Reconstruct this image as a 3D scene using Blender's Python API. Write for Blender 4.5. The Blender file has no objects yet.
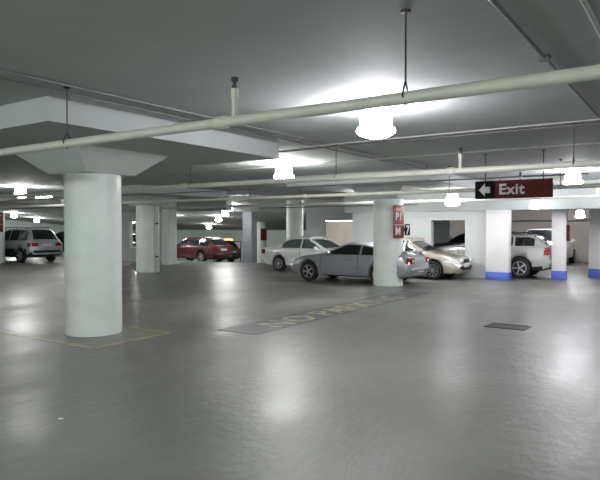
import bpy, bmesh, math, random
from mathutils import Vector, Matrix
random.seed(7)
R = math.radians
SC = bpy.context.scene
COL = SC.collection

# ------------------------------------------------------------------ camera, world, exposure
EYE = 1.75
FPX = 586.0
YAW = R(34.3)
PITCH = math.atan(12.0 / FPX)
cam_d = bpy.data.cameras.new('camera')
cam_d.sensor_width = 36.0
cam_d.lens = FPX / 600.0 * 36.0
cam_d.clip_end = 300
cam = bpy.data.objects.new('camera', cam_d)
COL.objects.link(cam)
cam.location = (0, 0, EYE)
cam.rotation_euler = (R(90) - PITCH, 0, YAW)
SC.camera = cam
w = bpy.data.worlds.new('world'); SC.world = w
w.use_nodes = True
w.node_tree.nodes['Background'].inputs[0].default_value = (0.02, 0.021, 0.022, 1)
w.node_tree.nodes['Background'].inputs[1].default_value = 1.0
SC.view_settings.view_transform = 'Standard'
SC.view_settings.look = 'None'
SC.view_settings.gamma = 1.0
SC.view_settings.use_curve_mapping = False
SC.view_settings.exposure = 0.45
LAMP = 78.0      # emission of the globe lamps
TUBE = 40.0      # emission of the fluorescent tubes

CAMROT = cam.rotation_euler.to_matrix()
def ray(px, py):
    return CAMROT @ Vector(((px - 300) / FPX, (240 - py) / FPX, -1.0))
def at_h(px, py, h):
    d = ray(px, py); t = (h - EYE) / d.z
    return Vector((d.x * t, d.y * t, h))
def fl(px, py): return at_h(px, py, 0.0)
def at_z(px, z, h):
    """point on the ray column px at forward distance z, height h"""
    d = ray(px, 228.0)
    fwd = Vector((-math.sin(YAW), math.cos(YAW), 0))
    t = z / (d.x * fwd.x + d.y * fwd.y)
    return Vector((d.x * t, d.y * t, h))

SLAB = EYE + 1.51
PANEL = EYE + 1.226
CAPB = EYE + 0.88
def sm(t):
    t = max(0.0, min(1.0, t)); return t * t * (3 - 2 * t)
def drop(x, y):
    """the rear left bay ramps gently down"""
    return 0.08 * max(0.0, y - 22.5) * sm((-x - 17.5) / 3.0)

# ------------------------------------------------------------------ materials
MATS = {}
def mat(name, col, rough=0.5, metal=0.0, var=0.08, scale=6.0, bump=0.0, spec=0.5, coat=0.0):
    if name in MATS: return MATS[name]
    m = bpy.data.materials.new(name); m.use_nodes = True
    nt = m.node_tree; N = nt.nodes; L = nt.links
    b = N['Principled BSDF']
    tc = N.new('ShaderNodeTexCoord')
    nz = N.new('ShaderNodeTexNoise'); nz.inputs['Scale'].default_value = scale
    nz.inputs['Detail'].default_value = 5
    L.new(tc.outputs['Object'], nz.inputs['Vector'])
    cr = N.new('ShaderNodeValToRGB')
    cr.color_ramp.elements[0].position = 0.3; cr.color_ramp.elements[1].position = 0.7
    cr.color_ramp.elements[0].color = tuple(c * (1 - var) for c in col) + (1,)
    cr.color_ramp.elements[1].color = tuple(min(1, c * (1 + var)) for c in col) + (1,)
    L.new(nz.outputs['Fac'], cr.inputs['Fac'])
    L.new(cr.outputs['Color'], b.inputs['Base Color'])
    b.inputs['Roughness'].default_value = rough
    b.inputs['Metallic'].default_value = metal
    b.inputs['Specular IOR Level'].default_value = spec
    b.inputs['Coat Weight'].default_value = coat
    b.inputs['Coat Roughness'].default_value = 0.08
    if bump:
        bp = N.new('ShaderNodeBump'); bp.inputs['Strength'].default_value = bump
        bp.inputs['Distance'].default_value = 0.02
        L.new(nz.outputs['Fac'], bp.inputs['Height']); L.new(bp.outputs['Normal'], b.inputs['Normal'])
    MATS[name] = m
    return m
def emis(name, col, s):
    if name in MATS: return MATS[name]
    m = bpy.data.materials.new(name); m.use_nodes = True
    b = m.node_tree.nodes['Principled BSDF']
    b.inputs['Base Color'].default_value = (0.9, 0.9, 0.9, 1)
    b.inputs['Emission Color'].default_value = col + (1,)
    b.inputs['Emission Strength'].default_value = s
    MATS[name] = m
    return m

def floor_mat():
    m = bpy.data.materials.new('sealed_concrete'); m.use_nodes = True
    nt = m.node_tree; N = nt.nodes; L = nt.links
    b = N['Principled BSDF']
    tc = N.new('ShaderNodeTexCoord')
    mp = N.new('ShaderNodeMapping'); mp.inputs['Scale'].default_value = (0.35, 0.12, 1)
    L.new(tc.outputs['Object'], mp.inputs['Vector'])
    n1 = N.new('ShaderNodeTexNoise'); n1.inputs['Scale'].default_value = 1.6; n1.inputs['Detail'].default_value = 8
    n1.inputs['Roughness'].default_value = 0.62
    L.new(mp.outputs['Vector'], n1.inputs['Vector'])
    n2 = N.new('ShaderNodeTexNoise'); n2.inputs['Scale'].default_value = 0.55; n2.inputs['Detail'].default_value = 4
    L.new(tc.outputs['Object'], n2.inputs['Vector'])
    n3 = N.new('ShaderNodeTexNoise'); n3.inputs['Scale'].default_value = 9; n3.inputs['Detail'].default_value = 6
    L.new(tc.outputs['Object'], n3.inputs['Vector'])
    c1 = N.new('ShaderNodeValToRGB')
    c1.color_ramp.elements[0].position = 0.3; c1.color_ramp.elements[1].position = 0.72
    c1.color_ramp.elements[0].color = (0.125, 0.128, 0.118, 1)
    c1.color_ramp.elements[1].color = (0.225, 0.225, 0.21, 1)
    L.new(n1.outputs['Fac'], c1.inputs['Fac'])
    c2 = N.new('ShaderNodeValToRGB')
    c2.color_ramp.elements[0].position = 0.35; c2.color_ramp.elements[1].position = 0.65
    c2.color_ramp.elements[0].color = (0.8, 0.8, 0.78, 1); c2.color_ramp.elements[1].color = (1.08, 1.07, 1.04, 1)
    L.new(n2.outputs['Fac'], c2.inputs['Fac'])
    mx = N.new('ShaderNodeMix'); mx.data_type = 'RGBA'; mx.blend_type = 'MULTIPLY'; mx.inputs['Factor'].default_value = 1
    L.new(c1.outputs['Color'], mx.inputs['A']); L.new(c2.outputs['Color'], mx.inputs['B'])
    L.new(mx.outputs['Result'], b.inputs['Base Color'])
    rr = N.new('ShaderNodeMapRange'); rr.inputs['To Min'].default_value = 0.26; rr.inputs['To Max'].default_value = 0.52
    rr.inputs['From Min'].default_value = 0.3; rr.inputs['From Max'].default_value = 0.7
    L.new(n1.outputs['Fac'], rr.inputs['Value']); L.new(rr.outputs['Result'], b.inputs['Roughness'])
    b.inputs['Specular IOR Level'].default_value = 0.5
    bp = N.new('ShaderNodeBump'); bp.inputs['Strength'].default_value = 0.22; bp.inputs['Distance'].default_value = 0.02
    L.new(n3.outputs['Fac'], bp.inputs['Height'])
    bp2 = N.new('ShaderNodeBump'); bp2.inputs['Strength'].default_value = 0.6; bp2.inputs['Distance'].default_value = 0.08
    L.new(n1.outputs['Fac'], bp2.inputs['Height']); L.new(bp.outputs['Normal'], bp2.inputs['Normal'])
    L.new(bp2.outputs['Normal'], b.inputs['Normal'])
    return m

def worn_paint(name, col, amount=0.5, scale=5.0):
    if name in MATS: return MATS[name]
    m = bpy.data.materials.new(name); m.use_nodes = True
    nt = m.node_tree; N = nt.nodes; L = nt.links
    b = N['Principled BSDF']
    tc = N.new('ShaderNodeTexCoord')
    nz = N.new('ShaderNodeTexNoise'); nz.inputs['Scale'].default_value = scale; nz.inputs['Detail'].default_value = 8
    L.new(tc.outputs['Object'], nz.inputs['Vector'])
    cr = N.new('ShaderNodeValToRGB')
    cr.color_ramp.elements[0].position = amount - 0.08; cr.color_ramp.elements[1].position = amount + 0.1
    cr.color_ramp.elements[0].color = (0.2, 0.2, 0.19, 1); cr.color_ramp.elements[1].color = col + (1,)
    L.new(nz.outputs['Fac'], cr.inputs['Fac']); L.new(cr.outputs['Color'], b.inputs['Base Color'])
    b.inputs['Roughness'].default_value = 0.42
    MATS[name] = m
    return m

M_FLOOR = floor_mat()
M_CEIL = mat('painted_slab', (0.46, 0.49, 0.485), 0.8, var=0.05, scale=1.2, bump=0.1)
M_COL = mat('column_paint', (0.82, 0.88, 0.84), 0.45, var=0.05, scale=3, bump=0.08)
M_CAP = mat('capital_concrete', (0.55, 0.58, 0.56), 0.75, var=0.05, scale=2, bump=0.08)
M_WALL = mat('wall_paint', (0.60, 0.62, 0.62), 0.65, var=0.05, scale=1.5, bump=0.08)
M_WALLG = mat('greenish_wall_paint', (0.66, 0.74, 0.70), 0.65, var=0.05, scale=1.5)
M_WALLW = mat('white_wall_paint', (0.78, 0.77, 0.78), 0.55, var=0.04, scale=1.5, bump=0.06)
M_WARM = mat('beige_wall_paint', (0.62, 0.56, 0.51), 0.65, var=0.05, scale=1.5)
M_BLUE = mat('blue_base_paint', (0.10, 0.16, 0.60), 0.45, var=0.08)
M_PIPE = mat('cream_pipe_paint', (0.62, 0.62, 0.55), 0.4, var=0.06, scale=4)
M_COND = mat('grey_conduit', (0.22, 0.22, 0.215), 0.5, metal=0.3, var=0.1)
M_PALECOND = mat('pale_conduit', (0.45, 0.46, 0.44), 0.5, var=0.1)
M_ROD = mat('dark_steel', (0.06, 0.06, 0.06), 0.5, metal=0.6, var=0.15)
M_BLACK = mat('black_plastic', (0.012, 0.012, 0.013), 0.5)
M_RUBBER = mat('tyre_rubber', (0.015, 0.015, 0.016), 0.75)
M_ALLOY = mat('alloy', (0.62, 0.63, 0.65), 0.28, metal=0.85, var=0.04)
M_CHROME = mat('chrome', (0.7, 0.7, 0.72), 0.15, metal=1.0, var=0.02)
M_GLASS = mat('dark_car_glass', (0.010, 0.012, 0.014), 0.05, var=0.02, spec=0.6)
M_GLASSL = mat('green_lit_through_car_glass', (0.10, 0.13, 0.12), 0.05, var=0.05, spec=0.8)  # grey-green base stands in for light seen through the windows
M_RED = mat('red_lens', (0.28, 0.015, 0.015), 0.15, var=0.05)
M_AMBER = mat('amber_lens', (0.7, 0.22, 0.03), 0.2)
M_CLEAR = mat('clear_lens', (0.75, 0.77, 0.8), 0.1, var=0.05, spec=0.8)
M_PLATE = mat('plate', (0.75, 0.76, 0.78), 0.4, var=0.12, scale=30)
M_SIGNRED = mat('dark_red_sign', (0.115, 0.028, 0.026), 0.7, spec=.12, var=0.1)
M_SIGNBRIGHT = mat('red_sign', (0.24, 0.035, 0.032), 0.45, var=0.1)
M_SIGNBLACK = mat('black_sign', (0.008, 0.008, 0.009), 0.7, spec=.12)
M_LETTER = mat('sign_letter', (0.72, 0.68, 0.68), 0.5, var=0.04)
M_STEEL = mat('grate_steel', (0.07, 0.07, 0.072), 0.5, metal=0.5, var=0.2)
M_YEL = worn_paint('worn_yellow_paint', (0.47, 0.41, 0.22), 0.48, 7)
M_YELF = worn_paint('faded_yellow_paint', (0.42, 0.34, 0.13), 0.46, 4)
M_BAND = worn_paint('dark_band_paint', (0.085, 0.085, 0.095), 0.36, 2.5)

# ------------------------------------------------------------------ mesh helpers
def box(bm, c, s, rot=None, mi=0, bev=0.0):
    r = bmesh.ops.create_cube(bm, size=1.0)
    vs = r['verts']
    for v in vs: v.co = Vector((v.co.x * s[0], v.co.y * s[1], v.co.z * s[2]))
    if bev:
        es = list({e for v in vs for e in v.link_edges})
        rb = bmesh.ops.bevel(bm, geom=es, offset=bev, segments=2, affect='EDGES', profile=0.5)
        vs = list({v for f in rb['faces'] for v in f.verts} | {v for v in vs if v.is_valid})
    for v in vs:
        p = v.co
        if rot is not None: p = rot @ p
        v.co = p + Vector(c)
    for f in {f for v in vs for f in v.link_faces}: f.material_index = mi
    return vs
def lathe(bm, prof, seg=32, axis='Z', c=(0, 0, 0), mi=0, flute=0.0, capped=True):
    rings = []
    for (r, z) in prof:
        ring = []
        for i in range(seg):
            a = 2 * math.pi * i / seg
            rr = r * (1 + (flute if i % 2 else -flute)) if flute else r
            p = (rr * math.cos(a), rr * math.sin(a), z)
            if axis == 'Y': p = (p[0], p[2], p[1])
            if axis == 'X': p = (p[2], p[0], p[1])
            ring.append(bm.verts.new((p[0] + c[0], p[1] + c[1], p[2] + c[2])))
        rings.append(ring)
    for a, b in zip(rings, rings[1:]):
        for i in range(seg):
            f = bm.faces.new((a[i], a[(i + 1) % seg], b[(i + 1) % seg], b[i])); f.material_index = mi
    if capped:
        for ring in (rings[0], rings[-1]):
            f = bm.faces.new(ring); f.material_index = mi
def tube(bm, p, q, r, seg=12, mi=0):
    p = Vector(p); q = Vector(q); d = q - p
    rot = d.to_track_quat('Z', 'Y').to_matrix()
    A = []; B = []
    for i in range(seg):
        a = 2 * math.pi * i / seg
        o = rot @ Vector((r * math.cos(a), r * math.sin(a), 0))
        A.append(bm.verts.new(p + o)); B.append(bm.verts.new(q + o))
    for i in range(seg):
        f = bm.faces.new((A[i], A[(i + 1) % seg], B[(i + 1) % seg], B[i])); f.material_index = mi
    bm.faces.new(A).material_index = mi; bm.faces.new(B).material_index = mi
def path_tube(bm, pts, r, seg=10):
    for a, b in zip(pts, pts[1:]): tube(bm, a, b, r, seg)
def ellipsoid(bm, c, s, seg=20, mi=0):
    r = bmesh.ops.create_uvsphere(bm, u_segments=seg, v_segments=seg // 2, radius=1.0)
    for v in r['verts']: v.co = Vector((v.co.x * s[0] + c[0], v.co.y * s[1] + c[1], v.co.z * s[2] + c[2]))
    for f in {f for v in r['verts'] for f in v.link_faces}: f.material_index = mi
def obj(name, bm, mats, parent=None, smooth=30):
    bmesh.ops.recalc_face_normals(bm, faces=bm.faces)
    for f in bm.faces: f.smooth = smooth > 0
    if smooth > 0:
        for e in bm.edges:
            if len(e.link_faces) == 2 and e.calc_face_angle(0) > R(smooth): e.smooth = False
    me = bpy.data.meshes.new(name); bm.to_mesh(me); bm.free()
    for m in (mats if isinstance(mats, (list, tuple)) else [mats]): me.materials.append(m)
    o = bpy.data.objects.new(name, me); COL.objects.link(o)
    if parent: o.parent = parent
    return o
def tag(o, label, cat, group=None, kind=None):
    o['label'] = label; o['category'] = cat
    if group: o['group'] = group
    if kind: o['kind'] = kind
    return o
def thing(name, label, cat, loc=(0, 0, 0), rotz=0.0, group=None):
    o = bpy.data.objects.new(name, None); COL.objects.link(o)
    o.empty_display_size = 0.2
    o.location = loc; o.rotation_euler = (0, 0, rotz)
    return tag(o, label, cat, group)
def struct(name, bm, m, parent=None, smooth=0):
    o = obj(name, bm, m, parent, smooth)
    if not parent: o['kind'] = 'structure'
    return o
def copy_tree(o, parent=None):
    c = o.copy(); COL.objects.link(c)
    if parent: c.parent = parent
    for ch in list(o.children): copy_tree(ch, c)
    return c
def text_mesh(name, s, size, m, parent, loc, rot, extrude=0.004, bold=0.0, align='LEFT', xs=1.0):
    cu = bpy.data.curves.new(name, 'FONT'); cu.body = s; cu.size = size; cu.extrude = extrude; cu.offset = bold
    cu.align_x = align
    cu.space_character = 1.05
    t = bpy.data.objects.new(name, cu); COL.objects.link(t)
    dg = bpy.context.evaluated_depsgraph_get(); dg.update()
    me = bpy.data.meshes.new_from_object(t.evaluated_get(dg))
    bpy.data.objects.remove(t); bpy.data.curves.remove(cu)
    me.materials.clear(); me.materials.append(m)
    o = bpy.data.objects.new(name, me); COL.objects.link(o)
    o.parent = parent; o.location = loc; o.rotation_euler = rot; o.scale = (xs, 1, 1)
    return o

# ------------------------------------------------------------------ shell: floor, ceiling, outer walls
X0, X1, Y0, Y1 = -56.0, 9.0, -12.0, 44.0
def sheet(name, base, thick, up, m):
    bm = bmesh.new()
    xs = [X0 + (X1 - X0) * i / 65.0 for i in range(66)]
    ys = [Y0 + (Y1 - Y0) * j / 56.0 for j in range(57)]
    g = [[bm.verts.new((x, y, base - drop(x, y))) for y in ys] for x in xs]
    h = [[bm.verts.new((x, y, base - drop(x, y) + (thick if up else -thick))) for y in ys] for x in xs]
    nx, ny = len(xs), len(ys)
    for G in (g, h):
        for i in range(nx - 1):
            for j in range(ny - 1):
                bm.faces.new((G[i][j], G[i + 1][j], G[i + 1][j + 1], G[i][j + 1]))
    for i in range(nx - 1):
        for j in (0, ny - 1): bm.faces.new((g[i][j], g[i + 1][j], h[i + 1][j], h[i][j]))
    for j in range(ny - 1):
        for i in (0, nx - 1): bm.faces.new((g[i][j], g[i][j + 1], h[i][j + 1], h[i][j]))
    return struct(name, bm, m, None, 30)
sheet('floor', 0.0, 0.3, False, M_FLOOR)
sheet('ceiling', SLAB, 0.3, True, M_CEIL)
def wallbox(bm, x0, x1, y0, y1, z0, z1):
    box(bm, ((x0 + x1) / 2, (y0 + y1) / 2, (z0 + z1) / 2), (abs(x1 - x0), abs(y1 - y0), z1 - z0))
for nm, a in (('wall_left', (X0 - .2, X0, Y0, Y1, -4, SLAB + .2)), ('wall_right', (X1, X1 + .2, Y0, Y1, -.2, SLAB + .2)),
              ('wall_front', (X0, X1, Y0 - .2, Y0, -.2, SLAB + .2)), ('wall_back', (X0, X1, Y1, Y1 + .2, -4, SLAB + .2))):
    bm = bmesh.new(); wallbox(bm, *a); struct(nm, bm, M_WALLG if nm in ('wall_left', 'wall_back') else M_WALL)

# wall with the window-like opening behind the silver and gold cars
YW = 20.45
pw0 = at_h(486, 228.5, EYE)     # ray towards the pier's left edge
def x_on_y(px, y):
    d = ray(px, 228); return d.x * y / d.y
xa = x_on_y(352, YW); xb = x_on_y(487, YW)
ox0, ox1 = x_on_y(431, YW), x_on_y(465, YW)
bm = bmesh.new()
wallbox(bm, xa, ox0, YW, YW + .25, 0, SLAB)
wallbox(bm, ox1, xb, YW, YW + .25, 0, SLAB)
wallbox(bm, ox0, ox1, YW, YW + .25, 2.03, SLAB)
wallbox(bm, ox0, ox1, YW, YW + .25, 0, .55)
struct('wall_rear', bm, M_WALL)
# downstand beam over that wall line and over the bay on the right
bm = bmesh.new()
wallbox(bm, xa - .3, 2.0, YW - .12, YW + .3, 2.36, SLAB)
struct('trim_1', bm, M_CEIL)
# further wall with the lit opening, seen above the cars
YB = 25.5
c0, c1, c2 = x_on_y(306, YB), x_on_y(323, YB), x_on_y(352, YB)
bm = bmesh.new()
wallbox(bm, c0, c1, YB, YB + .3, 0, SLAB)
wallbox(bm, c1, c2, YB, YB + .3, 2.12, SLAB)
wallbox(bm, c2, c2 + 5, YB, YB + .3, 0, SLAB)
struct('wall_middle', bm, M_WALL)
# back room wall
bm = bmesh.new(); wallbox(bm, -21.2, X1, 33.2, 33.4, -.9, SLAB); struct('wall_rear_right', bm, M_WARM)
# left rear wall beyond the second column, with an opening
YL = 20.2
l0, l1, l2, l3 = x_on_y(100, YL), x_on_y(129, YL), x_on_y(136, YL), x_on_y(162, YL)
bm = bmesh.new()
wallbox(bm, l0, l1, YL, YL + .25, 0, SLAB)
wallbox(bm, l2, l3, YL, YL + .25, 0, SLAB)
wallbox(bm, l1, l2, YL, YL + .25, 0, .75); wallbox(bm, l1, l2, YL, YL + .25, 2.05, SLAB)
struct('wall_left_rear', bm, M_WALL)
# header beam in the left rear bay
bm = bmesh.new(); wallbox(bm, l0, -17.8, YL - .05, YL + .35, 2.55, SLAB); struct('trim_2', bm, M_CEIL)

# ------------------------------------------------------------------ columns
RAD = 0.455
def front_pt(px, py, r=RAD):
    p = fl(px, py); d = Vector((p.x, p.y, 0)).normalized()
    return Vector((p.x + d.x * r, p.y + d.y * r, 0))
def frustum(bm, z0, a, z1, b):
    lo = [bm.verts.new((sx * a, sy * a, z0)) for sx, sy in ((-1, -1), (1, -1), (1, 1), (-1, 1))]
    hi = [bm.verts.new((sx * b, sy * b, z1)) for sx, sy in ((-1, -1), (1, -1), (1, 1), (-1, 1))]
    for i in range(4): bm.faces.new((lo[i], lo[(i + 1) % 4], hi[(i + 1) % 4], hi[i]))
    bm.faces.new(lo); bm.faces.new(hi)
def column(x, y, label, r=RAD, panel=2.22, plain=False):
    t = thing('column', label, 'column', (x, y, -drop(x, y)), 0, 'round concrete columns')
    ext = .03 if drop(x, y) == 0 else .25
    bm = bmesh.new()
    lathe(bm, [(r * .985, -ext if ext > .1 else 0.0), (r, .03), (r, SLAB + .05 if plain else CAPB)], 48)
    obj('shaft', bm, M_COL, t)
    if plain: return t
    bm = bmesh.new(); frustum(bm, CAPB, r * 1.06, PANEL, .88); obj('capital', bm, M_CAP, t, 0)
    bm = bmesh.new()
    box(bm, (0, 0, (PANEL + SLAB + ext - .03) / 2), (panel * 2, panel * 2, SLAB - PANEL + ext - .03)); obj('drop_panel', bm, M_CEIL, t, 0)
    return t
pC1 = front_pt(94, 337.0); pC2 = front_pt(148, 272.5); pC4 = front_pt(388, 286.5); pC0 = front_pt(-5, 263.5)
column(pC1.x, pC1.y, 'largest round white concrete column, standing alone at the left foreground')
column(pC2.x, pC2.y, 'round column with a thin downpipe beside it, just right of the nearest column')
column(pC4.x, pC4.y, 'round white column with the red level sign, in front of the silver coupe')
column(pC0.x, pC0.y, 'round column cut by the left edge of the photo, beside the silver SUV')
G = 10.0
far_cols = [(-18.0, 25.9, 'white column behind the roof of the white sedan'),
            (-28.3, 36.0, 'far column carrying a small red sign left of the white sedan'),
            (-28.3, 26.3, 'column standing behind the maroon car'),
            (-38.5, 26.3, 'distant column beyond the silver SUV'),
            (-38.5, 36.0, 'distant column in the ramped bay beyond the maroon car'),
                        (-38.5, 15.8, 'distant column left of the silver SUV'),
            (-18.3, 6.2, 'round column left of the frame beyond the nearest column')]
for x, y, lab in far_cols: column(x, y, lab, plain=(y > 24))

# square piers
def pier(name, x0, x1, y0, y1, label, m, band=None, top=SLAB, z0=0.0, group='square piers'):
    t = thing(name, label, 'pier', ((x0 + x1) / 2, (y0 + y1) / 2, z0), 0, group)
    sx, sy = abs(x1 - x0), abs(y1 - y0)
    bm = bmesh.new(); box(bm, (0, 0, top / 2), (sx, sy, top), bev=.012); obj('shaft', bm, m, t, 40)
    if band:
        bm = bmesh.new(); box(bm, (0, 0, band / 2), (sx + .012, sy + .012, band), bev=.004)
        q = obj('base_band', bm, M_BLUE, t, 40); q['label'] = 'blue painted base'
    return t
e0 = Vector((x_on_y(486, YW - .36), 0, 0)); e1 = Vector((x_on_y(512.5, YW - .36), 0, 0))
pier('pier', e0.x, e1.x - .12, YW - .36, YW - .02, 'white pier with blue painted base left of the parked white SUV', M_WALLW, .26, 2.36)
p2 = fl(558, 279.5)
pier('pier', p2.x - .2, p2.x + .26, p2.y - .08, p2.y + .06, 'narrow white pier with blue base just right of the white SUV', M_WALLW, .30, 2.5)
p3 = fl(587.5, 277.5)
pier('pier', p3.x, p3.x + 1.6, p3.y + .2, p3.y + .7, 'white pier with blue base at the right edge of the photo', M_WALLW, .30, 2.5)
c3 = front_pt(167, 264.5, .2)
pier('pier', c3.x - .1, c3.x + .42, c3.y - .25, c3.y + .25, 'flat white pier left of the maroon car', M_COL, None, SLAB)
q = at_z(246, 37.0, 0)
pier('pier', q.x - .28, q.x + .45, q.y, q.y + .55, 'shade-toned grey pier in the background between the maroon car and the white sedan', mat('shaded_pier_grey_blue', (.20, .215, .24), .6), None, SLAB + .1, -drop(q.x, q.y) - .05)  # dark grey-blue colour stands in for the shade on this pier

# downpipe next to the second column
dp = at_z(158.5, pC2.y * .826 + 9.6, 0)
d2 = Vector((pC2.x, pC2.y, 0)); rt = Vector((math.cos(YAW), math.sin(YAW), 0))
dpp = d2 + rt * .44 - Vector((-math.sin(YAW), math.cos(YAW), 0)) * .33
t = thing('downpipe', 'thin pale vertical pipe running down beside the second round column', 'pipe', dpp)
bm = bmesh.new(); tube(bm, (0, 0, 0), (0, 0, CAPB - .0), .05, 14); obj('pipe_run', bm, M_PIPE, t)
for z in (.6, 1.9):
    bm = bmesh.new(); lathe(bm, [(.065, z), (.065, z + .05)], 14); obj('clamp', bm, M_ROD, t)

# ------------------------------------------------------------------ sprinkler pipes along X
HP = EYE + .905
def sprinkler_pipe(y, x0, x1, r, label, rods, heads, z=HP, slab=SLAB):
    t = thing('sprinkler_pipe', label, 'pipe', (x0, y, z), 0, 'sprinkler pipes under the slab')
    bm = bmesh.new(); tube(bm, (0, 0, 0), (x1 - x0, 0, 0), r, 20); obj('pipe_run', bm, M_PIPE, t)
    # couplings
    n = int((x1 - x0) / 6.0)
    for i in range(1, n):
        xx = i * 6.0 + .7
        bm = bmesh.new(); lathe(bm, [(r * 1.02, xx - .07), (r * 1.32, xx - .05), (r * 1.32, xx + .05), (r * 1.02, xx + .07)], 20, 'X')
        obj('coupling', bm, M_PIPE, t)
    for xr in rods:
        bm = bmesh.new()
        tube(bm, (xr - x0, 0, r + .07), (xr - x0, 0, slab - z), .007, 8)
        lathe(bm, [(.035, slab - z - .02), (.035, slab - z)], 12, c=(xr - x0, 0, 0))
        for s in (-1, 1):
            tube(bm, (xr - x0, 0, r + .075), (xr - x0, s * (r + .008), r * .3), .007, 6)
            tube(bm, (xr - x0, s * (r + .008), r * .3), (xr - x0, 0, -r - .008), .007, 6)
        obj('hanger_rod', bm, M_ROD, t)
    for xr in heads:
        bm = bmesh.new(); tube(bm, (xr - x0, 0, 0), (xr - x0, 0, .26), .027, 12)
        lathe(bm, [(.034, .20), (.034, .27)], 12, c=(xr - x0, 0, 0)); h = obj('riser', bm, M_PIPE, t)
        bm = bmesh.new(); lathe(bm, [(.024, .27), (.024, .30), (.016, .305), (.016, .33), (.03, .335), (.03, .365)], 12, c=(xr - x0, 0, 0))
        obj('sprinkler_head', bm, M_ROD, h)
    return t
ya = at_h(405, 98, HP); yb = at_h(522, 167.5, HP)
YA, YBp = ya.y, yb.y
x_a = lambda px, y: x_on_y(px, y)
sprinkler_pipe(YA, -16.1, 3.0, .044, 'nearest thick cream sprinkler pipe crossing the whole photo above the big column',
               [x_a(405, YA), x_a(68, YA), x_a(405, YA) + 3.2], [x_a(235, YA)])
sprinkler_pipe(YBp, -40, 3.0, .050, 'second cream sprinkler pipe, passing behind the big column and above the exit sign',
               [x_a(573, YBp), x_a(336, YBp), x_a(191, YBp)], [x_a(460, YBp), x_a(102, YBp)])
YC = YBp + 4.75
sprinkler_pipe(YC, -40, 2.0, .048, 'third cream sprinkler pipe, passing in front of the red-signed column',
               [x_a(449, YC), x_a(250, YC), x_a(560, YC)], [x_a(520, YC)])
sprinkler_pipe(YC + 4.7, -20.4, 2.0, .045, 'fourth cream sprinkler pipe just under the exit sign, along the rear beam',
               [x_a(500, YC + 4.7), x_a(300, YC + 4.7)], [x_a(597, YC + 4.7)])
sprinkler_pipe(YW + 5.6, -8.5, 1.0, .045, 'cream pipe over the white SUV beyond the piers', [-4.5], [], z=2.05)

# ------------------------------------------------------------------ conduits on the slab
def conduit(pts, r, label, m, name='conduit', boxes=()):
    t = thing(name, label, 'conduit', pts[0], 0, 'conduits on the ceiling')
    o0 = Vector(pts[0]); P = [Vector(p) - o0 for p in pts]
    bm = bmesh.new(); path_tube(bm, P, r); obj('conduit_run', bm, m, t)
    for b in boxes:
        bm = bmesh.new(); box(bm, Vector(b) - o0, (.09, .09, .05), bev=.006); obj('junction_box', bm, m, t)
    return t
zc = SLAB - .02
a = at_h(0, 70, zc); conduit([(a.x, -4, zc), (a.x, 19.9, zc)], .014, 'dark thin conduit crossing the upper left ceiling, the upper of two', M_COND,
                             boxes=[(a.x, 8.0, zc), (a.x, 13.5, zc)])
a2 = at_h(0, 82, zc); conduit([(a2.x + .12, -4, zc), (a2.x + .12, 14.5, zc)], .012, 'dark thin conduit crossing the upper left ceiling, the lower of two', M_COND)
a = at_h(545, 58, zc); conduit([(a.x, -3, zc), (a.x, 9.4, zc)], .015, 'dark conduit running away over the upper right ceiling', M_COND, boxes=[(a.x, a.y, zc)])
a = at_h(590, 13, zc); conduit([(a.x, -3, zc), (a.x, 13.0, zc)], .018, 'pale conduit at the top right corner of the ceiling', M_PALECOND)
zc = SLAB - .055
a = at_h(500, 131.5, zc); conduit([(a.x - 6.6, a.y + .25, zc), (a.x - 6.0, a.y + .02, zc), (a.x - 5.6, a.y + .15, zc), (a.x - 5.2, a.y, zc), (2, a.y, zc)], .018,
                                  'dark conduit crossing the ceiling above the exit sign, bent at its left end', M_COND)
a = at_h(500, 128.5, zc); conduit([(a.x - 3.6, a.y, zc), (2, a.y, zc)], .012, 'pale thin conduit just before the bent dark conduit', M_PALECOND)
a = at_h(500, 150, zc); conduit([(a.x - 9, a.y, zc), (2, a.y, zc)], .012, 'pale conduit nearest to the exit sign rods', M_PALECOND)
a = at_h(300, 188, zc - .3); conduit([(-30, a.y, 2.93), (-2, a.y, 2.93)], .02, 'dark conduit under the drop panels in the middle distance', M_COND)
conduit([(-8.6, YW - .15, 2.62), (-16, YW - .15, 2.62)], .02, 'dark conduit fixed along the rear beam above the parked cars', M_COND)
conduit([(-44, 17.6, 2.8), (-20.5, 17.6, 2.8)], .03, 'dark conduit crossing the left rear bay above the silver SUV', M_COND)

# ------------------------------------------------------------------ lamps
def lamp_proto(stem, lm, r=.235):
    t = thing('globe_lamp', 'lamp', 'lamp', (0, 0, 0), 0, 'globe lamps on the ceiling')
    bm = bmesh.new(); lathe(bm, [(r * .82, -.03), (r * .82, -.006), (r * .72, 0)], 40); obj('mounting_plate', bm, M_COND, t)
    if stem > 0:
        bm = bmesh.new(); tube(bm, (0, 0, -.03), (0, 0, -stem - .03), .014, 12); lathe(bm, [(.12, -stem - .06), (.12, -stem - .02), (.03, -stem)], 24); obj('stem', bm, M_ROD, t)
    z = -stem - .03
    prof = [(.60, 0), (.66, -.03), (.73, -.07), (.80, -.13), (.82, -.19), (.80, -.235), (.86, -.255), (.97, -.275), (1.0, -.30), (.96, -.325), (.82, -.352), (.55, -.376), (.25, -.388), (.04, -.39)]
    bm = bmesh.new(); lathe(bm, [(a_ * r, z + b_ * r / .235) for a_, b_ in prof], 64, flute=.006)
    g = obj('glass_globe', bm, lm, t, 50)
    return t
LM_N = emis('lamp_glow', (1.0, 1.0, 0.97), LAMP)
LM_V = emis('lamp_glow_cool', (0.97, 0.95, 1.0), LAMP)
LM_G = emis('lamp_glow_green', (0.93, 1.0, 0.96), LAMP * 1.8)
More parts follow.
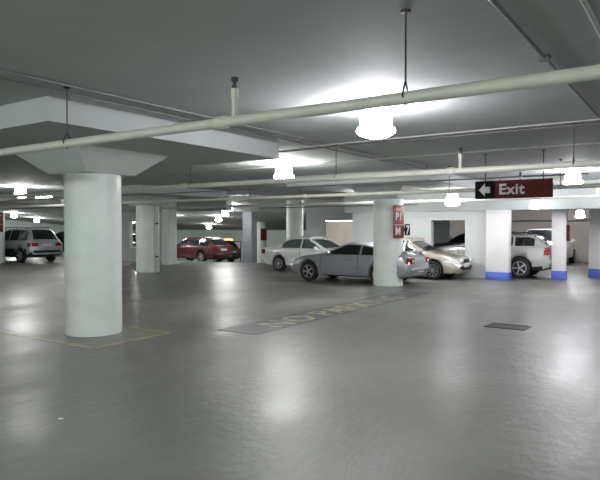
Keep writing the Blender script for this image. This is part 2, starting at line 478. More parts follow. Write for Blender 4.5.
LM_F = emis('lamp_glow_far', (1.0, 1.0, 0.97), LAMP * .5)
LM_D = emis('lamp_glow_dim', (0.98, 0.96, 1.0), LAMP * .30)
def lamp(p, label, stem=0.0, lm=None, r=.235, top=None):
    t = lamp_proto(stem, lm or LM_N, r); t['label'] = label
    t.location = (p.x, p.y, (SLAB if top is None else top) - drop(p.x, p.y) - .0)
    return t
lamp(at_h(376, 103.5, SLAB), 'largest glowing globe lamp, hanging just below the nearest pipe', 0, LM_V)
lamp(at_h(284, 162.5, SLAB), 'glowing globe lamp under the right end of the nearest drop panel', 0, LM_N)
lamp(at_h(573, 169.5, SLAB), 'glowing globe lamp just right of the exit sign', 0, LM_V)
lamp(at_z(452.5, 18.6, 0), 'stem-hung globe lamp left of the exit sign above the gold sedan', .40, LM_D)
lamp(at_z(535.5, 18.6, 0), 'small stem-hung globe lamp below the exit sign', .58, LM_D, .18)
lamp(at_z(580, 25.5, 0), 'small dim globe lamp over the bay behind the right-hand piers', .72, LM_D, .2)
lamp(at_z(21, 21.3, 0), 'glowing globe lamp nearest the left edge of the photo', 0, LM_N)
lamp(at_z(14, 47, 0), 'distant globe lamp over the roof of the silver SUV, at its left', 0, LM_N)
lamp(at_z(37, 52, 0), 'distant globe lamp over the roof of the silver SUV, at its right', 0, LM_N)
lamp(at_z(229, 32.5, 0), 'first and highest globe lamp of the row leading over the maroon car', 0, LM_F)
lamp(at_z(225, 36, 0), 'second globe lamp of the row leading over the maroon car', 0, LM_F)
lamp(at_z(218.5, 41, 0), 'third globe lamp of the row leading over the maroon car', 0, LM_F)
lamp(at_z(209, 50, 0), 'lowest and farthest globe lamp of the row, just above the maroon car', 0, LM_F)
lamp(at_z(132.5, 42, 0), 'globe lamp seen through the opening between the two left columns', .3, LM_N)
# unseen lamps behind the camera and beside the frame, taken as more of the rows
for (x, y, lab) in ((-4.5, -2.6, 'globe lamp of the row behind the camera, left one'), (1.6, -5.0, 'globe lamp of the row behind the camera, right one'),
                    (-13.5, -3.5, 'globe lamp beside the frame, far left of the camera')):
    lamp(Vector((x, y, 0)), lab, 0, LM_G)
for (px, z, lab) in ((80, 33, 'added fill lamp hidden behind the big column, nearer one'), (105, 46, 'added fill lamp hidden behind the big column, middle one'),
                     (92, 54, 'added fill lamp hidden behind the big column, far one'), (146, 33, 'added fill lamp hidden behind the second column'), (168, 42, 'added fill lamp hidden behind the flat white pier')):
    lamp(at_z(px, z, 0), lab, 0, LM_N)  # added lamps kept out of sight to light the far bays
lamp(Vector((pC4.x - .95, pC4.y + 1.35, 0)), 'added fill lamp hidden behind the capital of the red-signed column', .05, LM_N, .22, PANEL)  # unseen lamp added to brighten the white sedan
lamp(at_z(655, 16.0, 0), 'added fill lamp just outside the right edge of the frame', 0, LM_V)  # out-of-frame lamp added to lift the right-hand pier
lamp(Vector((5.5, 0.5, 0)), 'added fill lamp beside the frame, right of the camera', 0, LM_G)  # extra unseen lamp added to brighten the big column's front
lamp(Vector((-8.5, -6.5, 0)), 'added fill lamp further behind the camera', 0, LM_G)  # one more lamp added for the light on the big column
# added lamps, hidden by beams, that brighten the back bays
lamp(Vector((-17.3, 29.3, 0)), 'added fill lamp in the back room behind the rear wall', .2, LM_N)
lamp(Vector((-5.0, 28.0, 0)), 'added fill lamp in the back bay right of the rear wall', .2, LM_V)

def tube_light(p, length, label, rot=0.0, stem=0.0, lm=None):
    t = thing('fluorescent_light', label, 'lamp', (p.x, p.y, p.z), rot, 'fluorescent strip lights')
    bm = bmesh.new(); box(bm, (0, 0, -.035), (length, .16, .07), bev=.008); obj('housing', bm, M_COL, t, 40)
    for s in (-1, 1):
        bm = bmesh.new(); tube(bm, (-length / 2 + .04, s * .045, -.09), (length / 2 - .04, s * .045, -.09), .019, 12)
        obj('tube', bm, emis('tube_glow', (.98, .98, 1.0), TUBE), t)
    if stem:
        for s in (-1, 1):
            bm = bmesh.new(); tube(bm, (s * length * .35, 0, 0), (s * length * .35, 0, stem), .008, 8); obj('hanger_rod', bm, M_ROD, t)
    return t
p = at_z(338, 31.5, 2.22); tube_light(p, 1.5, 'bright strip light hanging in the rear opening behind the white sedan', R(18), SLAB - 2.22)
p = at_z(44, 27, SLAB); tube_light(p, 1.2, 'strip light on the ceiling above the silver SUV')
p = at_z(61, 37, SLAB - .05); p.z = SLAB - drop(p.x, p.y); tube_light(p, 1.2, 'small far strip light at the left edge of the nearest column')
p = at_z(243, 27.5, SLAB); tube_light(p, 1.2, 'strip light on the ceiling between the lamp row and the white sedan')

# ------------------------------------------------------------------ exit sign
ps = at_z(513.5, 11.7, 0)
sl = at_z(475.5, 11.7, 0)
xs0 = x_on_y(475.5, ps.y); xs1 = x_on_y(552.5, ps.y)
SW = xs1 - xs0; ZB = at_z(475, 11.7, 0)
zs_b = EYE + (228 - 198.8) / FPX * 11.95; zs_t = EYE + (228 - 181) / FPX * 11.95
SH = zs_t - zs_b
t = thing('exit_sign', 'dark red hanging exit sign with white arrow on a black square', 'sign', (xs0, ps.y, zs_b))
bm = bmesh.new(); box(bm, (SW / 2, 0, SH / 2), (SW, .05, SH), bev=.005); obj('panel', bm, M_SIGNRED, t, 40)
bm = bmesh.new(); box(bm, (SH * .54, -.026, SH / 2), (SH * 1.1, .006, SH - .004)); q = obj('arrow_panel', bm, M_SIGNBLACK, t, 0); q['label'] = 'black square behind the arrow'
bm = bmesh.new()
ar = [(-.33, 0), (.0, .36), (.0, .17), (.29, .17), (.29, -.17), (.0, -.17), (.0, -.36)]
fr = [bm.verts.new((SH * .54 + x * SH, -.036, SH / 2 + z * SH)) for x, z in ar]
bk = [bm.verts.new((SH * .54 + x * SH, -.026, SH / 2 + z * SH)) for x, z in ar]
bm.faces.new(fr); bm.faces.new(bk)
for i in range(7): bm.faces.new((fr[i], fr[(i + 1) % 7], bk[(i + 1) % 7], bk[i]))
obj('arrow', bm, M_LETTER, t, 0)
text_mesh('lettering', 'Exit', SH * .80, M_LETTER, t, (SH * 1.30, -.03, SH * .24), (R(90), 0, 0), .005, .0075, xs=1.06)
for px in (485, 543):
    xr = x_on_y(px, ps.y) - xs0
    bm = bmesh.new(); tube(bm, (xr, 0, SH), (xr, 0, SLAB - zs_b), .009, 8); lathe(bm, [(.04, SLAB - zs_b - .015), (.04, SLAB - zs_b)], 12, c=(xr, 0, 0)); obj('hanger_rod', bm, M_ROD, t)

# ------------------------------------------------------------------ level sign on the third column
def level_sign(pc, label, yoff, zb, zt, wd, txt=True):
    t = thing('level_sign', label, 'sign', (pc.x + RAD + .03, pc.y + yoff, zb), R(90) - R(12))
    h = zt - zb
    bm = bmesh.new(); box(bm, (0, 0, h / 2), (wd, .02, h), bev=.003); obj('panel', bm, M_SIGNBRIGHT, t, 40)
    bm = bmesh.new(); box(bm, (0, .06, h / 2), (wd * .3, .1, h * .5)); obj('bracket', bm, M_ROD, t, 0)
    if txt:
        bm = bmesh.new(); box(bm, (0, -.012, h * .40), (wd * .98, .004, h * .02)); obj('divider', bm, M_LETTER, t, 0)
        text_mesh('lettering', 'P1', .31, M_LETTER, t, (-wd * .34, -.014, h * .55), (R(90), 0, 0), .003, .008)
        text_mesh('lettering', 'M', .34, M_LETTER, t, (-wd * .36, -.014, h * .10), (R(90), 0, 0), .003, .010)
        bm = bmesh.new()
        v = [(-.4, .86), (-.15, .97), (-.15, .90), (.35, .90), (.35, .83), (-.15, .83), (-.15, .77)]
        f1 = [bm.verts.new((x * wd * .9, -.016, z * h)) for x, z in v]; f2 = [bm.verts.new((x * wd * .9, -.010, z * h)) for x, z in v]
        bm.faces.new(f1); bm.faces.new(f2)
        for i in range(7): bm.faces.new((f1[i], f1[(i + 1) % 7], f2[(i + 1) % 7], f2[i]))
        obj('arrow', bm, mat('sign_tan', (.6, .35, .2), .5), t, 0)
    return t
level_sign(pC4, 'red level sign with white letters fixed on the side of the third round column', -.30, EYE - .30, EYE + .68, .50)
level_sign(pC0, 'red sign on the round column at the left edge of the photo', -.1, EYE - .2, EYE + .76, .5)
level_sign(Vector((-28.3, 36.0, 0)), 'small far red sign left of the white sedan', -.2, EYE - .95, EYE - .05, .6, False)
# numbered tag beside the M panel
t = thing('number_tag', 'small black tag with a white figure beside the red level sign', 'sign', (pC4.x + RAD + .14, pC4.y + .08, EYE - .22), R(80))
bm = bmesh.new(); box(bm, (0, 0, .17), (.26, .02, .34), bev=.003); obj('panel', bm, M_SIGNBLACK, t, 40)
bm = bmesh.new(); box(bm, (-.05, .08, .17), (.1, .15, .1)); obj('bracket', bm, M_ROD, t, 0)
text_mesh('lettering', '7', .36, M_LETTER, t, (-.09, -.014, .04), (R(90), 0, 0), .003, .010)
# red bracket sign on the narrow pier
t = thing('edge_sign', 'narrow dark red sign on the side of the narrow white pier', 'sign', (p2.x + .29, p2.y + .05, EYE - .43))
bm = bmesh.new(); box(bm, (0, 0, .27), (.05, .30, .54), bev=.004); obj('panel', bm, M_SIGNRED, t, 40)

# ------------------------------------------------------------------ floor markings and grate
T = .004
n0 = fl(237, 332.5); n1 = fl(432, 292.5)
t = thing('floor_marking', 'worn yellow no parking lettering on a dark painted band across the floor', 'floor marking', (n0.x, n0.y, 0))
bm = bmesh.new(); box(bm, (-.02, (n1.y - n0.y) / 2, T / 2), (.82, n1.y - n0.y, T)); obj('band', bm, M_BAND, t, 0)
m0 = fl(257, 327)
text_mesh('lettering', 'NO PARKING', .86, M_YEL, t, (.30, m0.y - n0.y + .12, T + .001), (0, 0, R(90)), .001, .012, xs=1.02)
def stripe(p, q, wd, label, m=M_YELF):
    p = Vector((p[0], p[1], 0)); q = Vector((q[0], q[1], 0)); d = q - p
    t = bmesh.new(); box(t, (d.length / 2, 0, .0015), (d.length, wd, .003))
    o = obj('floor_stripe', t, m, None, 0); o.location = (p.x, p.y, 0); o.rotation_euler = (0, 0, math.atan2(d.y, d.x))
    return tag(o, label, 'floor marking', 'yellow floor stripes')
k = fl(90, 348); k2 = fl(175, 333.5)
stripe((k.x, k.y), (k.x - 9, k.y), .13, 'worn yellow stripe leaving the big column towards the left edge')
stripe((k.x + .04, k.y + .05), (k.x + .04, k2.y), .13, 'worn yellow stripe along the right foot of the big column')
stripe((k.x, k2.y), (k.x - 2.2, k2.y), .09, 'faint yellow stripe behind the foot of the big column')
s0 = fl(205, 306.5); stripe((s0.x, s0.y), (s0.x - 5, s0.y), .08, 'faint yellow stripe on the floor between the first and second columns')
g0 = fl(482, 326); g1 = fl(495, 323); g2 = fl(534, 327); g3 = fl(521, 331)
gx = (abs(g2.x - g1.x) + abs(g3.x - g0.x)) / 2; gy = (abs(g1.y - g0.y) + abs(g2.y - g3.y)) / 2
gc = (g0 + g1 + g2 + g3) / 4
t = thing('drain_grate', 'dark steel drain grate set in the floor at the right', 'grate', (gc.x, gc.y, 0))
bm = bmesh.new()
for s in (-1, 1):
    box(bm, (s * (gx / 2 - .02), 0, .005), (.04, gy, .012)); box(bm, (0, s * (gy / 2 - .02), .005), (gx - .08, .04, .012))
obj('frame', bm, M_STEEL, t, 0)
bm = bmesh.new(); nb = int(gx / .045)
for i in range(nb): box(bm, (-gx / 2 + .05 + (gx - .1) * i / (nb - 1), 0, .004), (.018, gy - .08, .008))
obj('bars', bm, M_STEEL, t, 0)
bm = bmesh.new(); box(bm, (0, 0, .001), (gx - .05, gy - .05, .002)); obj('dark_pit_sheet', bm, M_BLACK, t, 0)  # flat black sheet stands in for the shade below the bars
sc = fl(61, 419)
o = bmesh.new(); box(o, (0, 0, .003), (.05, .03, .006), bev=.002)
o = obj('paper_scrap', o, M_PLATE, None, 0); o.location = (sc.x, sc.y, 0); o.rotation_euler = (0, 0, .4); tag(o, 'tiny white scrap of paper on the floor at the lower left', 'litter')

# white service door seen through the opening in the rear wall
dd = at_z(440, 27.5, 0)
t = thing('service_door', 'bright white service door seen through the opening behind the gold sedan', 'door', (x_on_y(440, 33.1), 33.17, 0))
bm = bmesh.new(); box(bm, (0, 0, .8), (.55, .05, 1.6), bev=.006); obj('door_leaf', bm, M_WALLW, t, 40)
bm = bmesh.new(); box(bm, (0, -.005, 1.64), (1.3, .055, .08)); box(bm, (-.45, -.005, .82), (.2, .055, 1.64)); obj('door_frame', bm, M_ROD, t, 0)
bm = bmesh.new(); ellipsoid(bm, (.2, -.05, .8), (.03, .03, .03)); obj('knob', bm, M_CHROME, t)

dx = x_on_y(236.5, Y1 - .03)
t = thing('service_door', 'far white door in the back wall right of the maroon car', 'door', (dx, Y1 - .03, -drop(dx, Y1)))
bm = bmesh.new(); box(bm, (0, 0, 1.05), (1.0, .05, 2.1), bev=.006); obj('door_leaf', bm, mat('bright_door_paint', (.9, .9, .88), .5), t, 40)
bm = bmesh.new()
box(bm, (0, -.005, 2.14), (1.16, .06, .08)); box(bm, (-.54, -.005, 1.07), (.08, .06, 2.14)); box(bm, (.54, -.005, 1.07), (.08, .06, 2.14)); obj('door_frame', bm, M_ROD, t, 0)
bm = bmesh.new(); ellipsoid(bm, (.4, -.05, 1.0), (.03, .03, .03)); obj('knob', bm, M_CHROME, t)

# ------------------------------------------------------------------ cars
def pchip(xs, ys):
    n = len(xs); h = [xs[i + 1] - xs[i] for i in range(n - 1)]; d = [(ys[i + 1] - ys[i]) / h[i] for i in range(n - 1)]
    m = [0.0] * n; m[0] = d[0]; m[-1] = d[-1]
    for i in range(1, n - 1):
        if d[i - 1] * d[i] > 0:
            w1 = 2 * h[i] + h[i - 1]; w2 = h[i] + 2 * h[i - 1]
            m[i] = (w1 + w2) / (w1 / d[i - 1] + w2 / d[i])
    def f(x):
        if x <= xs[0]: return ys[0]
        if x >= xs[-1]: return ys[-1]
        i = 0
        while x > xs[i + 1]: i += 1
        t = (x - xs[i]) / h[i]
        return ((1 + 2 * t) * (1 - t) ** 2 * ys[i] + t * (1 - t) ** 2 * h[i] * m[i] + t * t * (3 - 2 * t) * ys[i + 1] + t * t * (t - 1) * h[i] * m[i + 1])
    return f

def wheel(parent, x, y, r, wid, side, spokes, style):
    bm = bmesh.new()
    lathe(bm, [(r * .64, -wid / 2), (r * .9, -wid / 2), (r * .985, -wid * .38), (r, -wid * .2), (r, wid * .2), (r * .985, wid * .38), (r * .9, wid / 2), (r * .64, wid / 2)], 36, 'Y')
    o = obj('wheel', bm, M_RUBBER, parent); o.location = (x, y, r)
    bm = bmesh.new(); s = side
    lathe(bm, [(r * .60, s * wid * .30), (r * .655, s * wid * .30), (r * .655, s * (wid / 2 + .008)), (r * .60, s * (wid / 2 + .008))], 36, 'Y', capped=False)
    lathe(bm, [(r * .60, s * wid * .2), (r * .60, s * wid * .24)], 36, 'Y', mi=1)
    lathe(bm, [(r * .14, s * wid * .25), (r * .14, s * (wid / 2 + .006)), (r * .08, s * (wid / 2 + .014))], 20, 'Y')
    for i in range(spokes):
        a = 2 * math.pi * i / spokes + .3
        rot = Matrix.Rotation(a, 3, 'Y')
        wd = r * (.17 if style == 'wide' else .10)
        vs = []
        for (rr, ww) in ((r * .10, wd * .75), (r * .61, wd)):
            for yy in (s * wid * .28, s * (wid / 2 + .004)):
                for sg in (-1, 1): vs.append(bm.verts.new(rot @ Vector((sg * ww / 2, yy, rr))))
        for f in ((0, 1, 3, 2), (4, 5, 7, 6), (0, 1, 5, 4), (2, 3, 7, 6), (0, 2, 6, 4), (1, 3, 7, 5)): bm.faces.new([vs[i_] for i_ in f])
    obj('rim', bm, [M_ALLOY, M_BLACK], o)
    return o

def make_car(name, label, cat, S, loc, heading):
    L, W = S['L'], S['W']; hw = W / 2; hl = L / 2
    root = thing(name, label, cat, loc, heading, 'parked cars')
    paint = S['paint']; glass = S.get('glass', M_GLASS)
    top = pchip([p_[0] for p_ in S['top']], [p_[1] for p_ in S['top']])
    sho = pchip([p_[0] for p_ in S['belt']], [p_[1] for p_ in S['belt']])
    bot = pchip([-hl, -hl + .12, -hl + .6, hl - .6, hl - .1, hl], [S['z0'] + .16, S['z0'] + .06, S['z0'], S['z0'], S['z0'] + .02, S['z0'] + .10])
    tr = S.get('tail_round', .80); nr = S.get('nose_round', .70)
    plan = pchip([-hl, -hl + .06, -hl + .25, -hl + .8, 0, hl - .95, hl - .4, hl - .12, hl], [tr, tr + .1, .95, .99, 1, .99, .93, nr + .12, nr])
    def section(x):
        wv = hw * plan(x); zb = bot(x); zt = top(x); zs = min(sho(x), zt - .035); hc = zt - zs
        zm = zb + .55 * (zs - zb)
        wr = wv * .90 - S.get('tumble', .40) * max(0, hc - .04)
        k1 = min(1, hc / .25)
        return [(0, zb), (wv * .80, zb), (wv * .95, zb + .05), (wv * .992, zb + .16), (wv * 1.0, zm), (wv * .985, zs - .10), (wv * .955, zs - .01),
                (wv * .915, zs + min(.012, hc * .2)), (wv * .915 + (wr - wv * .915) * .5, zs + hc * .5), (wr + .0, zt - .055 * k1 - .012), (wr * .93, zt - .028 * k1 - .006), (wr * .75, zt - .012 * k1 - .003), (wr * .4, zt - .002), (0, zt)]
    def side_y(x, z):
        s = section(x)
        for (ya_, za), (yb_, zb) in zip(s[3:10], s[4:11]):
            if za <= z <= zb and zb > za: return ya_ + (yb_ - ya_) * (z - za) / (zb - za)
        return s[10][0] if z > s[10][1] else s[3][0]
    def top_z(x, y):
        s = section(x)[::-1]; y = abs(y)
        for (ya_, za), (yb_, zb) in zip(s, s[1:]):
            if ya_ <= y <= yb_ and yb_ > ya_: return za + (zb - za) * (y - ya_) / (yb_ - ya_)
        return s[4][1]
    # body loft
    n = 84
    st = [-hl + L * i / n for i in range(n + 1)]
    st = sorted(set(st + [p_[0] for p_ in S['top']] + [-hl + .03, -hl + .06, hl - .03, hl - .06]))
    bm = bmesh.new(); rings = []
    for x in st:
        s = section(x); ring = [bm.verts.new((x, yy, zz)) for yy, zz in s] + [bm.verts.new((x, -yy, zz)) for yy, zz in s[-2:0:-1]]
        rings.append(ring)
    nn = len(rings[0])
    for a_, b_ in zip(rings, rings[1:]):
        for i in range(nn): bm.faces.new((a_[i], a_[(i + 1) % nn], b_[(i + 1) % nn], b_[i]))
    bm.faces.new(rings[0]); bm.faces.new(rings[-1])
    r = S['wr']; ax = S['axles']
    body = obj('body', bm, [paint, M_BLACK], root, 38)
    cb = bmesh.new()
    for xw in ax:
        for s in (-1, 1):
            lathe(cb, [(r + .055, s * (hw - .30)), (r + .055, s * (hw + .2))], 40, 'Y', c=(xw, 0, r + .01))
    cut = obj('cut', cb, [M_BLACK], None)
    cut.parent = root
    md = body.modifiers.new('b', 'BOOLEAN'); md.object = cut; md.operation = 'DIFFERENCE'; md.solver = 'EXACT'
    dg = bpy.context.evaluated_depsgraph_get(); dg.update()
    me = bpy.data.meshes.new_from_object(body.evaluated_get(dg))
    body.modifiers.clear(); body.data = me
    bpy.data.objects.remove(cut)
    while len(me.materials) < 2: me.materials.append(M_BLACK)
    me.materials[0] = paint; me.materials[1] = M_BLACK
    clad = S.get('clad', 0)
    for f in me.polygons:
        c = f.center; f.material_index = 0
        for xw in ax:
            if math.hypot(c.x - xw, c.z - r - .01) < r + .052 and abs(c.y) > hw - .32 and c.z > S['z0'] - .05: f.material_index = 1
        if c.z < S['z0'] + .02 or (clad and c.z < clad): f.material_index = 1
    # patches lying on the body surface, each with its own thickness
    def patch(nm, grid, off, m, parent=root):
        b = bmesh.new(); A = []; B = []
        ni, nj = len(grid), len(grid[0])
        for i in range(ni):
            ra, rb = [], []
            for j in range(nj):
                pt, nv = grid[i][j]
                ra.append(b.verts.new(pt + nv * off)); rb.append(b.verts.new(pt - nv * .02))
            A.append(ra); B.append(rb)
        for G_ in (A, B):
            for i in range(ni - 1):
                for j in range(nj - 1): b.faces.new((G_[i][j], G_[i + 1][j], G_[i + 1][j + 1], G_[i][j + 1]))
        for i in range(ni - 1):
            for j in (0, nj - 1): b.faces.new((A[i][j], A[i + 1][j], B[i + 1][j], B[i][j]))
        for j in range(nj - 1):
            for i in (0, ni - 1): b.faces.new((A[i][j], A[i][j + 1], B[i][j + 1], B[i][j]))
        return obj(nm, b, m, parent, 40)
    def side_patch(nm, xa_, xb_, zlo, zhi, m, s, off=.006, ni=12, nj=4):
        g = []
        for i in range(ni + 1):
            x = xa_ + (xb_ - xa_) * i / ni; row = []
            lo = zlo(x) if callable(zlo) else zlo; hi = zhi(x) if callable(zhi) else zhi
            hi = max(hi, lo + .012)
            for j in range(nj + 1):
                z = lo + (hi - lo) * j / nj
                row.append((Vector((x, s * side_y(x, z), z)), Vector((0, s * .93, .3 if z > sho(x) else 0)).normalized()))
            g.append(row)
        return patch(nm, g, off, m)
    wl = lambda x: min(sho(x), top(x) - .035) + .035
    wh = lambda x: top(x) - .095
    for s in (-1, 1):
        for (x0_, x1_) in S['windows']:
            side_patch('side_window', x0_, x1_, wl, wh, glass, s)
        for xd in S['seams']:
            side_patch('door_seam', xd - .008, xd + .008, S['z0'] + .12, lambda x: sho(x) - .02, M_BLACK, s, .002, 1, 8)
        for xd in S['handles']:
            zz = sho(xd) - .11
            b = bmesh.new(); box(b, (xd, s * (side_y(xd, zz) + .012), zz), (.19, .035, .032), bev=.010); obj('door_handle', b, S.get('handle_mat', paint), root, 40)
        xm = S['mirror']; zz = sho(xm) + .07
        b = bmesh.new(); ellipsoid(b, (xm, s * (side_y(xm, sho(xm)) + .09), zz), (.075, .12, .075)); box(b, (xm, s * side_y(xm, sho(xm)), zz - .05), (.06, .12, .04))
        obj('mirror', b, S.get('mirror_mat', paint), root, 50)
        if S.get('strip'):
            side_patch('side_moulding', ax[1] + r + .12, ax[0] - r - .12, S['strip'], S['strip'] + .06, S.get('strip_mat', paint), s, .014, 10, 1)
    def top_patch(nm, xa_, xb_, fr, m, off=.006):
        g = []
        for i in range(11):
            x = xa_ + (xb_ - xa_) * i / 10; row = []
            sl_ = (top(x + .02) - top(x - .02)) / .04
            nv = Vector((-sl_, 0, 1)).normalized()
            wmax = section(x)[10][0] * fr
            for j in range(13):
                y_ = -wmax + 2 * wmax * j / 12
                row.append((Vector((x, y_, top_z(x, y_))), nv))
            g.append(row)
        return patch(nm, g, off, m)
    top_patch('windshield', S['ws'][0], S['ws'][1], .93, glass)
    top_patch('rear_window', S['rw'][0], S['rw'][1], .90, glass)
    # wheels
    for xw in ax:
        for s in (-1, 1): wheel(root, xw, s * (hw - .125), r, .215, s, S.get('spokes', 7), S.get('rim', 'thin'))
    # lamps, grille, plates
    for s in (-1, 1):
        zh = S['head_z']; hh = S.get('head_h', .07)
        g = []
        for i in range(9):
            x = hl - .50 + .46 * i / 8; row = []
            for j in range(4):
                z = zh - hh + 2 * hh * j / 3 * (.55 + .45 * i / 8)
                z = min(z, top(x) - .05)
                row.append((Vector((x, s * side_y(x, z), z)), Vector((.45, s * .85, .1)).normalized()))
            g.append(row)
        patch('headlight', g, .008, M_CLEAR)
        b = bmesh.new(); box(b, (hl - .005, s * hw * nr * .72, zh), (.05, hw * .34, hh * 1.5), bev=.018); obj('headlight', b, M_CLEAR, root, 50)
        zt_ = S['tail_z']; th = S['tail_h']
        g = []
        for i in range(7):
            x = -hl + .02 + S.get('tail_len', .26) * i / 6; row = []
            for j in range(4):
                z = zt_ - th + 2 * th * j / 3
                row.append((Vector((x, s * side_y(x, z), z)), Vector((-.4, s * .9, 0)).normalized()))
            g.append(row)
        patch('tail_light', g, .008, M_RED)
        b = bmesh.new(); wt = S.get('tail_w', .30)
        box(b, (-hl - .004, s * (hw * tr - wt / 2 - .01), zt_), (.045, wt, th * 1.8), bev=.015); q_ = obj('tail_light', b, M_RED, root, 50)
        if S.get('rev'):
            b = bmesh.new(); ellipsoid(b, (-hl - .024, s * (hw * tr - wt * .55), zt_ - th * .2), (.012, .06, th * .5)); obj('reversing_light', b, M_CLEAR, q_)
    b = bmesh.new(); box(b, (hl + .002, 0, S['head_z'] - .02), (.04, hw * .62, .13), bev=.02); obj('grille', b, M_BLACK, root, 40)
    b = bmesh.new(); box(b, (hl + .0, 0, S['z0'] + .17), (.035, hw * 1.0, .10), bev=.015); obj('air_intake', b, M_BLACK, root, 40)
    for s, zz in ((1, S['z0'] + .29), (-1, S['plate_z'])):
        b = bmesh.new(); box(b, (s * (hl + .014), 0, zz), (.03, .50, .13), bev=.004); obj('licence_plate', b, M_PLATE, root, 40)
    # bumper ledge front and rear
    b = bmesh.new(); zr = S['bumper_z']; box(b, (-hl + .03, 0, zr), (.16, hw * 1.62, .12), bev=.05); obj('rear_bumper', b, S.get('bumper_mat', paint), root, 60)
    b = bmesh.new(); tube(b, (-hl - .03, -.45, S['z0'] + .05), (-hl + .3, -.45, S['z0'] + .05), .035, 12); obj('exhaust_pipe', b, M_CHROME, root)
    if S.get('spoiler'):
        xs_, zs_ = S['spoiler']
        b = bmesh.new(); box(b, (xs_, 0, zs_), (.18, W * .74, .035), bev=.012)
        for s in (-1, 1): box(b, (xs_, s * W * .33, zs_ - .06), (.12, .05, .13), bev=.012)
        obj('spoiler', b, paint, root, 40)
    if S.get('rails'):
        for s in (-1, 1):
            b = bmesh.new(); x0_, x1_ = S['rails']
            yy = section((x0_ + x1_) / 2)[10][0] - .03; zz = top((x0_ + x1_) / 2) + .045
            tube(b, (x0_, s * yy, zz), (x1_, s * yy, zz), .018, 10)
            for xx in (x0_, (x0_ + x1_) / 2, x1_): tube(b, (xx, s * yy, zz), (xx, s * yy, top(xx) - .05), .016, 8)
            obj('roof_rail', b, S.get('rail_mat', M_BLACK), root)
        if S.get('bars'):
            for xx in S['bars']:
                b = bmesh.new(); box(b, (xx, 0, top(xx) + .07), (.06, 1.25, .025), bev=.008); obj('roof_bar', b, M_BLACK, root, 40)
    if S.get('wiper'):
        b = bmesh.new(); xr_ = S['rw'][0] + .06; tube(b, (xr_ - .02, 0, top(xr_) + .02), (xr_ + .02, .45, top_z(xr_ + .02, .45) + .03), .012, 8); obj('rear_wiper', b, M_BLACK, root)
    return root

def paintm(nm, c, metal=.35, rough=.3, coat=.7): return mat(nm, c, rough, metal, var=.02, scale=2, coat=coat)
P_SILVER = paintm('silver_paint', (.36, .37, .40), .45)
P_WHITE = paintm('white_paint', (.88, .88, .88), .0)
P_GOLD = paintm('gold_paint', (.55, .50, .42), .5)
P_SUV = paintm('grey_silver_paint', (.47, .49, .53), .4)
P_MAROON = paintm('maroon_paint', (.10, .012, .018), .3)
P_BLACK = paintm('black_paint', (.012, .013, .016), .2)
P_DARK = paintm('dark_grey_paint', (.10, .10, .115), .3)
P_PEARL = paintm('pearl_paint', (.47, .47, .46), .15)

def sedan(paint, L=4.5, W=1.74, H=1.42, **kw):
    h = L / 2
    S = dict(L=L, W=W, z0=.20, paint=paint, wr=.315, axles=(h - .88, -h + .98),
             top=[(-h, .78), (-h + .05, .90), (-h + .25, .96), (-h + .72, 1.0), (-h + 1.35, H - .06), (-h + 1.75, H), (-h + 2.35, H), (h - 1.95, H - .09), (h - 1.12, .96), (h - .7, .89), (h - .3, .80), (h - .06, .68), (h, .56)],
             belt=[(-h, .70), (-h + .3, .90), (0, .91), (h - 1.2, .88), (h - .4, .74), (h, .5)],
             windows=[(-h + 1.02, -h + 1.40), (-h + 1.46, -h + 2.12), (-h + 2.20, h - 1.40)], seams=[-h + 1.55, -h + 2.16, h - 1.22], handles=[-h + 1.80, -h + 2.55], mirror=h - 1.48,
             ws=(h - 1.92, h - 1.16), rw=(-h + .76, -h + 1.36), head_z=.66, tail_z=.78, tail_h=.085, plate_z=.70, bumper_z=.50)
    S.update(kw); return S
def coupe(paint, L=4.45, W=1.75, H=1.31, **kw):
    h = L / 2
    S = sedan(paint, L, W, H)
    S.update(top=[(-h, .74), (-h + .05, .86), (-h + .25, .93), (-h + .6, .97), (-h + 1.35, H - .07), (-h + 1.8, H - .01), (-h + 2.15, H), (h - 2.0, H - .11), (h - 1.28, .93), (h - .8, .87), (h - .3, .76), (h - .06, .64), (h, .54)],
             belt=[(-h, .68), (-h + .3, .88), (0, .875), (h - 1.3, .85), (h - .4, .70), (h, .48)],
             windows=[(-h + 1.0, -h + 1.62), (-h + 1.69, h - 1.55)], seams=[-h + 1.72, h - 1.36], handles=[-h + 2.0], mirror=h - 1.68,
             ws=(h - 1.97, h - 1.31), rw=(-h + .66, -h + 1.36), head_z=.62, tail_z=.76, tail_h=.09)
    S.update(kw); return S
def suv(paint, L=4.66, W=1.86, H=1.72, **kw):
    h = L / 2
    S = dict(L=L, W=W, z0=.26, paint=paint, wr=.365, axles=(h - .86, -h + .95), tail_round=.88,
             top=[(-h, 1.02), (-h + .05, 1.10), (-h + .10, 1.16), (-h + .50, H - .06), (-h + .75, H), (-h + 2.3, H), (h - 1.95, H - .10), (h - 1.18, 1.14), (h - .7, 1.08), (h - .25, .98), (h - .05, .84), (h, .70)],
             belt=[(-h, .98), (-h + .3, 1.10), (0, 1.07), (h - 1.2, 1.04), (h - .4, .92), (h, .64)],
             windows=[(-h + .48, -h + 1.12), (-h + 1.20, -h + 1.98), (-h + 2.07, h - 1.42)], seams=[-h + 1.25, -h + 2.02, h - 1.28], handles=[-h + 1.50, -h + 2.3], mirror=h - 1.55,
             ws=(h - 1.92, h - 1.22), rw=(-h + .12, -h + .50), head_z=.82, tail_z=.93, tail_h=.10, plate_z=.86, bumper_z=.58, tumble=.34, nose_round=.78, spokes=5, rim='wide')
    S.update(kw); return S

BH = math.pi          # heading along -X (away to the left)
fwd = Vector((-math.sin(YAW), math.cos(YAW), 0))
